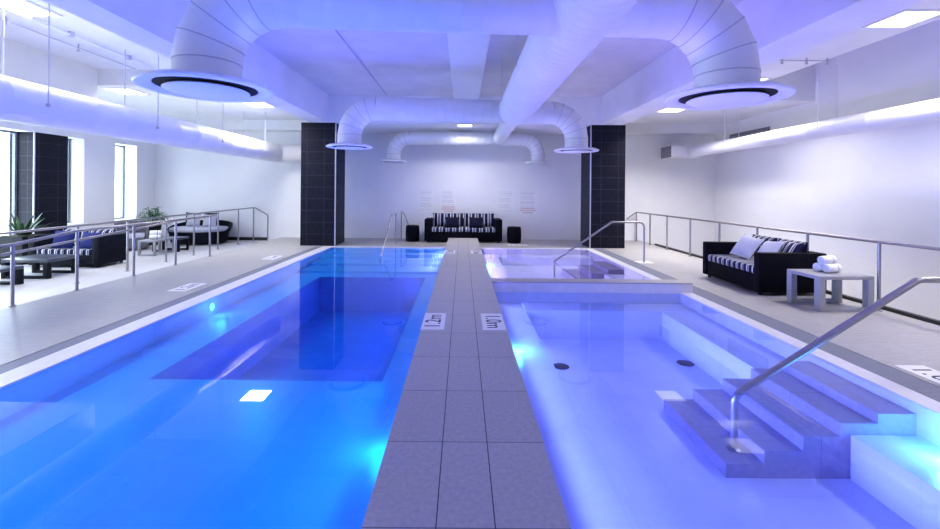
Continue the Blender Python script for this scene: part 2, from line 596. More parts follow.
# ceilings and beams
ZC, ZS, ZL, ZB = 4.18, 4.05, 3.71, 3.41
struct('ceiling', B(-3.74, 3.8, YF, 11.9, ZC, 4.9), 'ceil2')
m = MB()
m.box(-7.7, -4.2, YF, 9.05, ZS, 4.9)
m.box(XL, -4.2, 9.05, YB, ZL, 4.9)
m.box(4.4, 6.75, YF, 10.0, ZS, ZS + .12); m.box(4.4, XR, YF, 10.0, 4.6, 4.9)
m.box(4.4, XR, 10.0, YB, ZL, 4.9)
struct('ceiling', m, 'ceil')
struct('ceiling_beam', B(-4.2, -3.74, YF, YB, ZB, 4.9), 'ceil')
struct('ceiling_beam', B(3.8, 4.4, YF, YB, ZB, 4.9), 'ceil')
struct('ceiling_beam', B(-3.74, 3.8, 11.9, YB, ZB, 4.9), 'ceil')
struct('ceiling_beam', B(-.27, .43, YF, 11.9, ZC - .10, ZC), 'duct')
struct('ceiling_soffit', B(XL, -7.7, YF, 9.05, 2.95, 4.9), 'ceil')
struct('ceiling_soffit', B(XL, -4.2, 13.4, YB, ZB, ZL), 'ceil')
struct('ceiling_soffit', B(4.4, XR, 13.4, YB, ZB, ZL), 'ceil')

# square recessed ceiling lights
def panel(x, y, z, label, s=.56, pw=1, sp=125):
    t = thing('ceiling_light', label, 'ceiling light', (x, y, z), group='square ceiling lights')
    h = s / 2; f = .035
    m = MB()
    m.box(-h - f, h + f, -h - f, -h, -.02, 0); m.box(-h - f, h + f, h, h + f, -.02, 0)
    m.box(-h - f, -h, -h, h, -.02, 0); m.box(h, h + f, -h, h, -.02, 0)
    m.build('frame', 'duct', t)
    MB().box(-h, h, -h, h, -.014, 0).build('diffuser', 'panel', t)
    L = bpy.data.lights.new('panel light', 'AREA'); L.shape = 'SQUARE'; L.size = s
    L.energy = 40 * pw; L.color = (1.0, .97, .93); L.spread = math.radians(sp)
    o = bpy.data.objects.new('panel_light', L); C.objects.link(o)
    o.parent = t; o.location = (0, 0, -.03)
panel(-6.15, 5.95, ZS, 'bright square ceiling light in the top left corner above the lounge', pw=.6)
panel(-7.5, 9.57, ZL, 'square ceiling light left of the big left round diffuser', pw=.5, sp=140)
panel(-5.2, 10.95, ZL, 'square ceiling light just right of the big left round diffuser', pw=1.1, sp=150)
panel(6.25, 6.1, ZS, 'bright square ceiling light in the top right corner', pw=.8)
panel(6.3, 9.55, ZS, 'square ceiling light mostly hidden above the big right round diffuser', pw=.8)
panel(5.42, 11.15, ZL, 'square ceiling light under the right beam near the right column', pw=1.5, sp=130)

panel(-6.15, 2.7, ZS, 'added unseen square ceiling light of the left row above the viewer')  # this and the next three are added out of view to brighten the room
panel(6.25, 2.9, ZS, 'added unseen square ceiling light of the right row above the viewer')
panel(-6.15, -.6, ZS, 'added unseen square ceiling light of the left row behind the viewer')
panel(6.25, -.4, ZS, 'added unseen square ceiling light of the right row behind the viewer')

panel(.05, 12.15, ZB, 'square ceiling light under the bulkhead in the middle before the back wall', s=.40, pw=.6, sp=150)

# ------------------------------------------------------------------ ducts
def ribbed(mb, p0, p1, r, step, seg=32, lip=.006, lw=.012):
    p0, p1 = Vector(p0), Vector(p1)
    n = max(2, int((p1 - p0).length / step))
    pts = []; rad = []
    for i in range(n):
        a = i / n; b = (i + 1) / n; e = lw / (p1 - p0).length
        pts += [p0.lerp(p1, a), p0.lerp(p1, b - 2 * e), p0.lerp(p1, b - e)]
        rad += [r, r, r + lip]
    pts.append(p1); rad.append(r)
    mb.ring_sweep(pts, rad, seg)
    return mb

HD = HC + 1.72
t = thing('main_duct', 'big white spiral main duct running along the middle of the ceiling', 'air duct', (1.09, 3, HD))
ribbed(MB(), (0, -6.5, 0), (0, 5.9, 0), .335, .145, 40, .014, .022).build('trunk', 'duct', t)
MB().ring_sweep([(0, 5.9, 0), (0, 6.05, 0), (0, 6.55, -.06), (0, 6.7, -.07)], [.343, .343, .20, .20], 32).build('reducer', 'duct', t)
ribbed(MB(), (0, 6.7, -.07), (0, 10.05, -.12), .185, .145, 28, .008, .018).build('narrow_trunk', 'duct', t)
for yy in (2.9, 5.2):
    for xx in (-.36, .36):
        MB().tube([(xx, yy, 0), (xx, yy, ZC - HD)], .006, seg=6).build('hanger_rod', 'seam', t)

def branch(yl, yr, xl, xr, h, r, hv, bend, tr, label, where):
    zc = HC + h
    yc = yl + (yr - yl) * (1.09 - xl) / (xr - xl)
    t = thing('branch_duct', label, 'air duct', (1.09, yc, zc), group='white cross ducts')
    for xe, ye in ((xl, yl), (xr, yr)):
        dx, dy = xe - 1.09, ye - yc
        s = 1 if dx > 0 else -1
        k = (abs(dx) - bend) / abs(dx)
        p1 = Vector((dx * k, dy * k, 0))
        a0 = (tr * .42) / abs(dx)
        ribbed(MB(), (dx * a0, dy * a0, 0), p1, r, .19, 30, .004).build('pipe', 'duct', t)
        # segmented elbow
        e = MB(); pts = []; seams = []
        N = 5
        zb = hv - h            # diffuser height relative
        for i in range(N + 1):
            a = PI / 2 * i / N
            pts.append(p1 + Vector((s * bend * math.sin(a), (dy - dy * k) * math.sin(a), -bend * (1 - math.cos(a)))))
        pts.append(Vector((dx, dy, zb + .03)))
        e.ring_sweep(pts, r, 30)
        eo = e.build('elbow', 'duct', t)
        for p in eo.data.polygons: p.use_smooth = True
        for i in range(1, N + 1):
            a = PI / 2 * i / N
            dirv = Vector((s * math.cos(a), 0, -math.sin(a)))
            MB().ring_sweep([pts[i] - dirv * .005, pts[i] + dirv * .005], r + .004, 30).build('seam_band', 'seam', eo)
    return t

def diffuser(x, y, hv, R, rn, label):
    t = thing('round_diffuser', label, 'ceiling vent', (x, y, HC + hv), group='round white ceiling diffusers')
    # flared rim
    MB().lathe([(rn + .003, .075), (rn + .02, .066), (R * .86, .056), (R, .026), (R, .008), (R * .98, .0), (R * .84, .004), (R * .76, .022)], seg=56, caps=False).build('rim', 'duct', t)
    MB().lathe([(.02, -.018), (R * .60, -.018), (R * .635, -.008), (R * .60, .004), (.02, .006)], seg=48).build('centre_disc', 'duct', t)
    MB().lathe([(R * .755, .0225), (R * .735, .063), (.02, .063)], seg=40).build('throat', 'dark', t)
    MB().tube([(0, 0, .0), (0, 0, .062)], .03, seg=12).build('stem', 'dark', t)

branch(3.80, 4.03, -2.26, 2.46, 1.72, .27, .91, .62, .343, 'nearest white cross duct with two big elbows above the foreground', 1)
branch(8.95, 9.32, -2.36, 2.46, 1.70, .245, .91, .56, .343, 'middle white cross duct in front of the two dark columns', 2)
branch(13.05, 13.12, -2.10, 2.30, 1.60, .205, .88, .50, .19, 'farthest white cross duct close to the back wall', 3)
diffuser(-2.26, 3.80, .87, .535, .27, 'large round diffuser hanging top left, left one of the nearest pair')
diffuser(2.46, 4.03, .88, .525, .27, 'large round diffuser hanging top right, right one of the nearest pair')
diffuser(-2.36, 8.95, .88, .47, .245, 'round diffuser beside the left dark column')
diffuser(2.46, 9.32, .88, .47, .245, 'round diffuser beside the right dark column')
diffuser(-2.10, 13.05, .86, .40, .205, 'small distant round diffuser above the left wall posters')
diffuser(2.30, 13.12, .86, .40, .205, 'small distant round diffuser above the right wall posters')

# long side ducts
LX, LZ, LR = -5.8, HC + 1.12, .28
t = thing('side_duct', 'thick white round duct along the left side above the railing', 'air duct', (LX, 8, LZ))
ribbed(MB(), (0, -9, 0), (0, 4.85, 0), LR, .62, 36, .003).build('pipe', 'duct', t)
MB().tube([(0, 4.85, 0), (0, 5.45, 0), (1.5, 5.45, 0)], LR, .42, 36, 8).build('elbow', 'duct', t)
for yy in (-.25 - 2.05, -.25, 1.85, 3.95):
    for s in (-1, 1):
        top = (ZS if yy < 1.0 else ZL) - LZ
        m = MB().tube([(s * .30, yy, -.02), (s * .30, yy, top)], .008, seg=8)
        m.build('hanger_rod', 'seam', t)
        MB().lathe([(.022, -.05), (.022, -.01)], (s * .30, yy, 0), 10).build('rod_clamp', 'seam', t)
LX, LZ, LR = 7.0, HC + 1.26, .165
t = thing('side_duct', 'slim white round duct hanging along the right wall', 'air duct', (LX, 8, LZ))
ribbed(MB(), (0, -9, 0), (0, 5.1, 0), LR, .62, 32, .003).build('pipe', 'duct', t)
MB().box(-.65, .3, 5.1, 5.75, -.17, .17).build('end_box', 'duct', t)
g = MB()
g.box(-.665, -.65, 5.1, 5.75, -.17, .17)
g.build('end_grille', 'grille', t)
for yy in (.27, 3.2, 5.5):
    for s in (-1, 1):
        top = (4.6 if yy < 2 else ZL) - LZ
        MB().tube([(s * .185, yy, -.02), (s * .185, yy, top)], .009, seg=8).build('hanger_rod', 'duct', t)
t = thing('wall_vent', 'grey slatted vent high on the right wall behind the slim duct', 'wall vent', (XR, 12.3, 2.84))
MB().box(-.03, 0, -.85, .85, 0, .5).build('frame', 'ventbar', t)
MB().box(-.04, -.03, -.80, .80, .05, .45).build('slats', 'grille', t)

# ceiling pipes
t = thing('ceiling_conduit', 'thin grey conduit under the left ceiling', 'pipe', (-6.3, 4, ZS - .05))
MB().tube([(0, -4, 0), (0, 4.8, 0)], .022, seg=10).build('pipe', 'ceil', t)
for yy in (-1, .6, 1.6, 2.9, 4.1):
    MB().box(-.03, .03, yy - .03, yy + .03, -.03, .05).build('bracket', 'seam', t)
t = thing('sprinkler_pipe', 'slim sprinkler pipe left of the conduit under the left ceiling', 'pipe', (-6.72, 4, ZS - .06))
MB().tube([(0, -4, 0), (0, 4.8, 0)], .011, seg=8).build('pipe', 'seam', t)
for yy in (-.4, 2.3, 3.5):
    MB().lathe([(.012, -.07), (.03, -.06), (.03, -.05), (.014, -.03), (.014, .06)], (0, yy, 0), 12).build('sprinkler_head', 'seam', t)
t = thing('sprinkler_pipe', 'slim sprinkler pipe crossing the right ceiling', 'pipe', (6.3, 7.9, ZS - .05))
MB().tube([(-.55, 0, 0), (.42, 0, 0)], .011, seg=8).build('pipe', 'seam', t)
for xx in (-.45, 0, .38):
    MB().lathe([(.012, -.07), (.03, -.06), (.03, -.05), (.014, -.03), (.014, .05)], (xx, 0, 0), 12).build('sprinkler_head', 'seam', t)
t = thing('ceiling_conduit', 'thin conduit along the central ceiling left of the middle beam', 'pipe', (-2.1, 6, ZC - .02))
MB().tube([(0, -6, 0), (0, 5.9, 0)], .012, seg=8).build('pipe', 'seam', t)

# ------------------------------------------------------------------ railings
def post(t, x, y, z0, z1, r=.021):
    o = MB().tube([(x, y, z0), (x, y, z1)], r, seg=12).build('post', 'steel', t)
    MB().lathe([(.042, 0), (.042, .008), (.024, .014)], (x, y, z0), 16).build('foot_plate', 'steel', o)
# left deck-edge railing
X0 = -5.80
t = thing('railing', 'steel railing on the left deck edge with a second sloping handrail', 'railing', (X0, 7.6, 0))
ys = (5.45, 6.48, 7.60, 8.71, 9.89)
for yy in ys[1:]: post(t, 0, yy - 7.6, 0, .90)
post(t, -.05, 5.60 - 7.6, 0, .80)
MB().tube([(-.05, 2.0 - 7.6, .74), (-.05, 5.6 - 7.6, .80), (0, 6.48 - 7.6, .90), (0, 9.89 - 7.6, .92), (-.12, 10.35 - 7.6, .92)], .022, .1).build('top_rail', 'steel', t)
MB().tube([(-.05, 2.0 - 7.6, .47), (-.05, 8.71 - 7.6, .885), (-.0, 9.0 - 7.6, .90)], .018, .05).build('handrail', 'steel', t)
# inner ramp railing
QX = -6.65
t = thing('railing', 'steel railing between the pool deck and the lounge seating', 'railing', (QX, 10, -.1))
for px in (77.6, 127.7, 166.3, 194, 218, 238.3):
    xc = px + .35
    yy = 6.65 * 430 / (462.5 - xc)
    post(t, 0, yy - 10, 0, .97 - .0125 * (13.8 - yy) + .08)
post(t, 0, 3.70, 0, 1.06)
post(t, .42, 3.78, 0, .82)
MB().tube([(0, 2 - 10, .93), (0, 3.70, 1.06), (.06, 3.72, 1.05), (.42, 3.78, .82)], .02, .06).build('top_rail', 'steel', t)
# right railing
t = thing('railing', 'long steel railing along the right deck edge in front of the white wall', 'railing', (5.57, 8, 0))
for yy in (3.4, 4.55, 5.74, 6.93, 8.12, 9.31, 10.5, 11.69, 12.75, 13.75):
    post(t, 0, yy - 8, 0, .92)
MB().tube([(0, 1.5 - 8, .92), (0, 5.75, .92), (-.3, 5.80, .70)], .022, .05).build('top_rail', 'steel', t)

# pool handrails
t = thing('pool_handrail', 'thick steel handrail rising from the steps in the right foreground', 'handrail', (2.15, 3.38, -.46))
MB().tube([(0, 0, 0), (0, 0, .42), (1.44, 0, 1.345), (2.2, 0, 1.345), (2.2, 0, .46)], .026, .12, 18, 8).build('rail', 'steel', t)
MB().lathe([(.05, 0), (.05, .008), (.028, .016)], (0, 0, 0), 20).build('foot_plate', 'steel', t)
MB().lathe([(.05, 0), (.05, .008), (.028, .016)], (2.2, 0, .46), 20).build('foot_plate', 'steel', t)
t = thing('pool_handrail', 'steel handrail leading into the small far right pool', 'handrail', (4.04, 9.55, 0))
MB().tube([(0, 0, 0), (0, 0, .89), (-.72, 0, .89), (-2.0, 0, .0), (-1.98, 0, -.36)], .022, .11, 14, 8).build('rail', 'steel', t)
m = MB(); m.box(-.16, .16, -.16, .16, 0, .006)
m.build('foot_plate', 'plaque', t)
t = thing('pool_handrail', 'steel handrail at the far end of the left pool', 'handrail', (-1.92, 12.45, 0))
MB().tube([(0, 0, 0), (0, 0, .89), (0, -.74, .89), (0, -2.35, -.08), (0, -2.33, -.18)], .02, .1, 12, 8).build('rail', 'steel', t)
MB().lathe([(.045, 0), (.045, .008), (.024, .014)], (0, 0, 0), 16).build('foot_plate', 'steel', t)
t = thing('wall_handrail', 'steel handrail by the back wall left of the black drum stool', 'handrail', (-1.94, 13.72, 0))
MB().tube([(0, 0, 0), (0, 0, .91), (.10, -.02, .80), (.42, -.10, 0)], .02, .08, 12, 6).build('rail', 'steel', t)
MB().lathe([(.045, 0), (.045, .008), (.024, .014)], (0, 0, 0), 16).build('foot_plate', 'steel', t)

# ------------------------------------------------------------------ furniture
def sofa(name, label, W, D, arm_h, seat_z, back_h, loc, rz, armt=.13, nback=2, back_top=.82, mat='wicker', stripe='stripe'):
    t = thing(name, label, 'sofa', loc, rz)
    w, d = W / 2, D / 2
    bz = .05
    MB().box(-w + armt, w - armt, -d + .02, d - .10, bz, seat_z - .12, .012).build('base', mat, t)
    for s in (-1, 1):
        x0, x1 = (s * w, s * (w - armt)) if s < 0 else (s * (w - armt), s * w)
        MB().box(x0, x1, -d, d, bz, arm_h, .018).build('arm', mat, t)
    MB().box(-w + armt, w - armt, d - .12, d, bz, back_h, .018).build('backrest', mat, t)
    for sx in (-1, 1):
        for sy in (-1, 1):
            MB().lathe([(.025, 0), (.03, bz + .005)], (sx * (w - .1), sy * (d - .08), 0), 12).build('foot', 'black', t)
    MB().box(-w + armt + .004, w - armt - .004, -d + .01, d - .13, seat_z - .12, seat_z, .03, 3).build('seat_cushion', stripe, t)
    iw = (2 * (w - armt)) / nback
    for i in range(nback):
        cx = -w + armt + iw * (i + .5)
        hh = back_top - seat_z
        MB().pillow(iw * .99, hh * 1.03, .20, T((cx, d - .21, seat_z + hh / 2), rx=PI / 2 - .14), pinch=.02).build('back_cushion', stripe, t)
    return t

def throw(label, mat, loc, size, rx, rz, group=None, th=.15, ry=0):
    m = MB(); m.pillow(size[0], size[1], th, T((0, 0, 0), rx=rx, ry=ry))
    o = m.build('throw_pillow', mat, origin=(0, 0, 0))
    o.location = loc; o.rotation_euler = (0, 0, rz)
    return tag(o, label, 'pillow', group)

# black sofa against the back wall
sofa('sofa', 'black wicker sofa with striped cushions against the back wall', 2.33, .80, .70, .44, .70, (.035, 13.25, 0), 0, .20, 2, .85)
throw('dark navy pillow on the left half of the back wall sofa', 'navy', (-.30, 12.97, .60), (.42, .34), PI / 2 - .2, 0, 'navy pillows on the back sofa')
throw('dark navy pillow on the right half of the back wall sofa', 'navy', (.41, 12.97, .60), (.42, .34), PI / 2 - .2, 0, 'navy pillows on the back sofa')

def drum(x, y, label):
    t = thing('drum_stool', label, 'stool', (x, y, 0), group='black drum stools beside the back sofa')
    MB().lathe([(.195, 0), (.205, .02), (.215, .22), (.21, .43), (.195, .455)], seg=36).build('body', 'wicker', t)
    MB().lathe([(.20, .455), (.205, .465), (.19, .485), (.05, .487)], seg=36).build('seat', 'wicker', t)
drum(-1.52, 13.2, 'black round drum stool left of the back wall sofa')
drum(1.57, 12.98, 'black round drum stool right of the back wall sofa')

# sofa on the right deck, facing the pool
sofa('sofa', 'black wicker sofa with striped seat and pale pillows on the right deck', 1.54, 1.03, .65, .43, .65, (5.01, 7.27, 0), -PI / 2, .13, 2, .80, stripe='stripe2')
throw('pale grey pillow at the far end of the right deck sofa', 'lgrey', (4.93, 7.45, .63), (.46, .44), PI / 2 - .62, -PI / 2 + .10, 'pale grey pillows on the right sofa', .17, .12)
throw('pale grey pillow in the middle of the right deck sofa', 'lgrey', (5.02, 7.03, .61), (.44, .42), PI / 2 - .62, -PI / 2 - .02, 'pale grey pillows on the right sofa', .17, -.10)
throw('navy striped pillow leaning at the near arm of the right deck sofa', 'stripe2', (5.20, 6.80, .62), (.40, .40), PI / 2 - .45, -PI / 2 - .1, None, .15)

# side tables: loop legs
def loop_table(label, x0, x1, y0, y1, h, loc, rz, mat, top, leg=.085, thick=.05, group=None, name='side_table'):
    t = thing(name, label, 'table', loc, rz, group)
    MB().box(x0, x1, y0, y1, h - thick, h, .006).build('table_top', top, t)
    for sx in (0, 1):
        for sy in (0, 1):
            ax = x0 if sx == 0 else x1 - leg
            ay = y0 if sy == 0 else y1 - leg
            MB().box(ax, ax + leg, ay, ay + leg, 0, h - thick, .004).build('leg', mat, t)
    for sy in (0, 1):
        ay = y0 if sy == 0 else y1 - leg
        MB().box(x0 + leg, x1 - leg, ay, ay + leg, 0, .045, .004).build('floor_bar', mat, t)
    return t
loop_table('grey side table with rolled towels beside the right deck sofa', -.38, .38, -.27, .27, .47, (5.07, 5.94, 0), .05, 'tablegrey', 'tablegrey', group='loop legged side tables')
def roll(label, loc, ang, r=.065, L=.26, group='rolled white towels', sc=1):
    t = thing('rolled_towel', label, 'towel', loc, ang, group)
    r *= sc; L *= sc
    m = MB()
    prof = [(.3 * r, 0), (.8 * r, -.004), (r, .012), (r * 1.01, L * .5), (r, L - .012), (.8 * r, L + .004), (.3 * r, L)]
    b = MB(); b.lathe([(p, z) for p, z in prof], seg=24)
    mat = Matrix.Rotation(PI / 2, 4, 'Y')
    for v in b.bm.verts:
        v.co = mat @ v.co + Vector((-L / 2, 0, r))
    b.build('roll', 'towel', t)
    b = MB(); pts = []
    for k in range(40):
        a = k * .38; rr = r * (.12 + .78 * k / 40)
        pts.append((-L / 2 - .004, rr * math.cos(a), r + rr * math.sin(a)))
    b.tube(pts, .003 * sc, seg=5); b.build('spiral_edge', 'seam', t)
    b = MB(); b.lathe([(r * 1.015, 0), (r * 1.02, .006), (r * 1.015, .012)], seg=24, caps=False)
    for v in b.bm.verts:
        v.co = mat @ v.co + Vector((L * .15, 0, r))
    b.build('stripe', 'band', t)
def pile(x, y, z, ang, where, sc=1):
    r = .065 * sc
    nx, ny = -math.sin(ang), math.cos(ang)
    roll('white rolled towel at bottom left of pile on ' + where, (x + nx * r, y + ny * r, z), ang, sc=sc)
    roll('white rolled towel at bottom right of pile on ' + where, (x - nx * r, y - ny * r, z), ang, sc=sc)
    roll('white rolled towel on top of pile on ' + where, (x, y, z + r * 1.74), ang, sc=sc)
pile(5.08, 5.98, .47, .32, 'the grey table by the right sofa', .92)

# lounge on the left (floor at -.1)
FZ = -.1
sofa('sofa', 'dark wicker sofa with blue pillows behind the left railing', 1.45, .80, .65, .38, .62, (-8.17, 9.21, FZ), 0, .14, 2, .74, mat='bluewicker', stripe='stripe2')
throw('royal blue pillow on the left side of the lounge sofa', 'royal', (-8.35, 9.02, FZ + .56), (.44, .40), PI / 2 - .3, .1, 'blue pillows on the lounge sofa')
throw('royal blue pillow by the right arm of the lounge sofa', 'royal', (-7.80, 9.02, FZ + .54), (.44, .38), PI / 2 - .3, -.1, 'blue pillows on the lounge sofa')
loop_table('low charcoal coffee table in front of the lounge sofa', -.42, .42, -.32, .32, .35, (-7.87, 8.05, FZ), 0, 'tabledark', 'tabletop', name='coffee_table', thick=.06)
loop_table('low charcoal table at the left edge of the picture', -.42, .36, -.38, .38, .31, (-7.83, 6.96, FZ), PI / 2 * 0, 'tabledark', 'tabletop', name='coffee_table')
loop_table('grey side table with towels in the far left lounge', -.21, .21, -.37, .37, .38, (-7.66, 10.80, FZ), 0, 'tablegrey', 'tablegrey', leg=.05, thick=.045, group='loop legged side tables')
pile(-7.66, 10.75, FZ + .38, .5, 'the grey table in the lounge', .9)
loop_table('dark low table in front of the round daybed', -.35, .35, -.21, .21, .36, (-7.72, 11.40, FZ), 0, 'tabledark', 'tabletop', leg=.05, name='coffee_table')

# grey armchair
t = thing('armchair', 'grey wicker armchair behind the towel table in the lounge', 'armchair', (-8.86, 11.55, FZ), .6)
MB().box(-.33, .33, -.32, .30, .05, .32, .02).build('seat_base', 'greywicker', t)
m = MB()
pts = []
for k in range(13):
    a = PI * (.0 + k / 12)
    pts.append((.36 * math.cos(a), .05 + .33 * math.sin(a)))
inner = [(x * .84, .05 + (y - .05) * .84) for x, y in pts]
m.prism([(pts[0][0], -.30)] + pts + [(pts[-1][0], -.30), (inner[-1][0], -.30)] + inner[::-1] + [(inner[0][0], -.30)], .05, .74)
m.build('shell', 'greywicker', t)
MB().box(-.28, .28, -.31, .28, .32, .43, .03, 3).build('seat_cushion', 'lgrey', t)

# round daybed
t = thing('round_daybed', 'round dark wicker daybed with pale pillows in the back left corner', 'daybed', (-7.95, 13.02, FZ))
ex, ey = .90, .72
MB().lathe([(.80, .03), (.86, .06), (.92, .33), (.95, .37), (.90, .38)], seg=56, sx=ex, sy=ey).build('base', 'bluewicker', t)
MB().lathe([(.88, .38), (.91, .40), (.91, .46), (.86, .49), (.3, .495)], seg=56, sx=ex, sy=ey).build('seat_cushion', 'seatgrey', t)
m = MB(); m.smooth = True
N = 40; ra = []
for k in range(N + 1):
    a = -.04 * PI + 1.08 * PI * k / N
    e = math.sin(PI * k / N) ** .6
    top = .42 + .24 * e
    row = []
    for rr, z in ((.95, .36), (1.03, top - .04), (1.03, top), (.97, top), (.91, .40)):
        row.append(m.bm.verts.new((ex * rr * math.cos(a), ey * rr * math.sin(a), z)))
    ra.append(row)
for k in range(N):
    for q in range(4):
        m.bm.faces.new((ra[k][q], ra[k + 1][q], ra[k + 1][q + 1], ra[k][q + 1]))
m.bm.faces.new(ra[0]); m.bm.faces.new(ra[-1][::-1])
m.build('back_shell', 'bluewicker', t)
throw('pale grey square pillow at the left of the round daybed', 'lgrey', (-8.20, 13.12, FZ + .68), (.44, .40), PI / 2 - .18, 0, 'pale pillows on the daybed')
throw('pale grey square pillow at the right of the round daybed', 'lgrey', (-7.70, 13.12, FZ + .68), (.44, .40), PI / 2 - .18, 0, 'pale pillows on the daybed')
throw('dark pillow behind the left pale pillow on the daybed', 'navy', (-8.36, 13.33, FZ + .71), (.46, .42), PI / 2 - .18, 0, 'dark pillows on the daybed')
throw('dark pillow behind the right pale pillow on the daybed', 'navy', (-7.78, 13.33, FZ + .71), (.46, .42), PI / 2 - .18, 0, 'dark pillows on the daybed')

# potted plants
t = thing('potted_plant', 'spiky sword leaved plant in a tall dark planter at the left edge', 'plant', (-9.56, 9.35, FZ))
m = MB(); m.box(-.24, .24, -.24, .24, 0, .60)
for v in m.bm.verts:
    if v.co.z > .3: v.co.x *= 1.28; v.co.y *= 1.28
m.build('planter', 'pot', t)
MB().box(-.28, .28, -.28, .28, .585, .61).build('soil', 'soil', t)
m = MB()
for k in range(32):
    a = random.uniform(0, 2 * PI); el = random.uniform(.5, 1.5)
    m.leaf((.08 * math.cos(a), .08 * math.sin(a), .6), (math.cos(a) * math.cos(el), math.sin(a) * math.cos(el), math.sin(el)), random.uniform(.34, .58), random.uniform(.05, .08), random.uniform(.15, .8))
m.build('foliage', 'leaf', t)
t = thing('potted_plant', 'bushy green plant in a dark round pot in the back left corner', 'plant', (-9.05, 12.55, FZ))
MB().lathe([(.15, 0), (.17, .02), (.23, .56), (.235, .58), (.20, .58), (.19, .54)], seg=32).build('planter', 'pot', t)
MB().lathe([(.19, .53), (.02, .545)], seg=24).build('soil', 'soil', t)
m = MB()
for k in range(12):
    a = random.uniform(0, 2 * PI); r = random.uniform(.02, .16)
    m.tube([(r * .4 * math.cos(a), r * .4 * math.sin(a), .54), (r * 1.6 * math.cos(a), r * 1.6 * math.sin(a), .86 + random.uniform(0, .18))], .007, seg=5)
m.build('stem', 'leaf', t)
m = MB()
for k in range(330):
    a = random.uniform(0, 2 * PI); r = .36 * math.sqrt(random.random()); z = .62 + random.uniform(0, .50) * (1 - (r / .42) ** 2)
    el = random.uniform(-.1, 1.1)
    m.leaf((r * math.cos(a), r * math.sin(a), z), (math.cos(a) * math.cos(el), math.sin(a) * math.cos(el), math.sin(el)), random.uniform(.09, .16), random.uniform(.045, .075), 1.0, 3)
m.build('foliage', 'leaf2', t)

# ------------------------------------------------------------------ posters and markers
def poster(px0, px1, py0, py1, label, red):
    k = YB / 430
    x0, x1 = (px0 - 462.5) * k, (px1 - 462.5) * k
    z1, z0 = HC - (py0 - 191) * k, HC - (py1 - 191) * k
    t = thing('wall_poster', label, 'poster', ((x0 + x1) / 2, YB, z0), group='pale notice sheets on the back wall')
    w = (x1 - x0) / 2; h = z1 - z0
    MB().box(-w, w, -.012, 0, 0, h).build('sheet', 'acrylic', t)
    m = MB()
    n = 13
    rr = random.Random(int(px0))
    for i in range(n):
        zz = h * (.93 - .62 * i / n) if red else h * (.93 - .84 * i / n)
        if i % 4 == 3: continue
        m.box(-w * .82, w * rr.uniform(.45, .85), -.0145, -.012, zz - .011, zz + .007)
    m.build('text_lines', 'print', t)
    if red:
        m = MB()
        for q, (a, zz) in enumerate(((.8, .27), (.86, .18), (.6, .09))):
            m.box(-w * a, w * a, -.0145, -.012, h * zz - .018, h * zz + .018)
        m.build('bold_lines', 'redprint', t)
poster(419, 434, 189.5, 213.5, 'pale notice sheet farthest left on the back wall', False)
poster(440.5, 456.5, 189.5, 213.5, 'pale notice sheet with bold red lines above the left of the sofa', True)
poster(497.5, 514, 189.8, 214.3, 'pale notice sheet right of the sofa, left one of its pair', False)
poster(518.5, 537, 189.8, 214.3, 'pale notice sheet farthest right on the back wall with bold lines', True)

DG = None
def text_mesh(txt, size):
    cu = bpy.data.curves.new('lettering', 'FONT')
    cu.body = txt; cu.size = size; cu.align_x = 'CENTER'; cu.align_y = 'CENTER'; cu.extrude = .0006
    o = bpy.data.objects.new('lettering', cu); C.objects.link(o)
    dg = bpy.context.evaluated_depsgraph_get()
    me = bpy.data.meshes.new_from_object(o.evaluated_get(dg))
    bpy.data.objects.remove(o)
    me.materials.clear()
    me.materials.append(M['ink'])
    return me
def marker(x, y, z, w, l, txt, label, rz, ts=.235):
    t = thing('depth_marker', label, 'floor sign', (x, y, z), group='white depth markers set in the deck')
    MB().box(-w / 2, w / 2, -l / 2, l / 2, 0, .005, ).build('plate', 'plaque', t)
    me = text_mesh(txt, ts)
    o = bpy.data.objects.new('lettering', me); C.objects.link(o)
    o.parent = t; o.location = (0, 0, .006); o.rotation_euler = (0, 0, rz)
marker(-.29, 4.58, WT, .235, .58, '1.2m', 'white depth marker on the left edge of the walkway in the middle distance', PI / 2)
marker(.335, 4.58, WT, .235, .58, '1.0m', 'white depth marker on the right edge of the walkway in the middle distance', -PI / 2)
marker(-.275, 9.75, WT, .25, .5, '1.2m', 'small white depth marker on the left edge of the walkway near its far end', PI / 2)
marker(.33, 9.75, WT, .25, .5, '1.0m', 'small white depth marker on the right edge of the walkway near its far end', -PI / 2)
marker(4.06, 3.62, 0, .27, .56, '1.0m', 'white depth marker on the right deck at the picture edge', -PI / 2)
marker(-4.30, 6.75, 0, .28, .56, '1.2m', 'white depth marker on the left deck beside the nearer pool light', PI / 2)
marker(-4.30, 9.75, 0, .28, .56, '1.2m', 'white depth marker on the left deck toward the left column', PI / 2)
marker(1.60, 12.4, 0, .56, .27, '1.0m', 'white depth marker on the far deck in front of the right stool', 0)

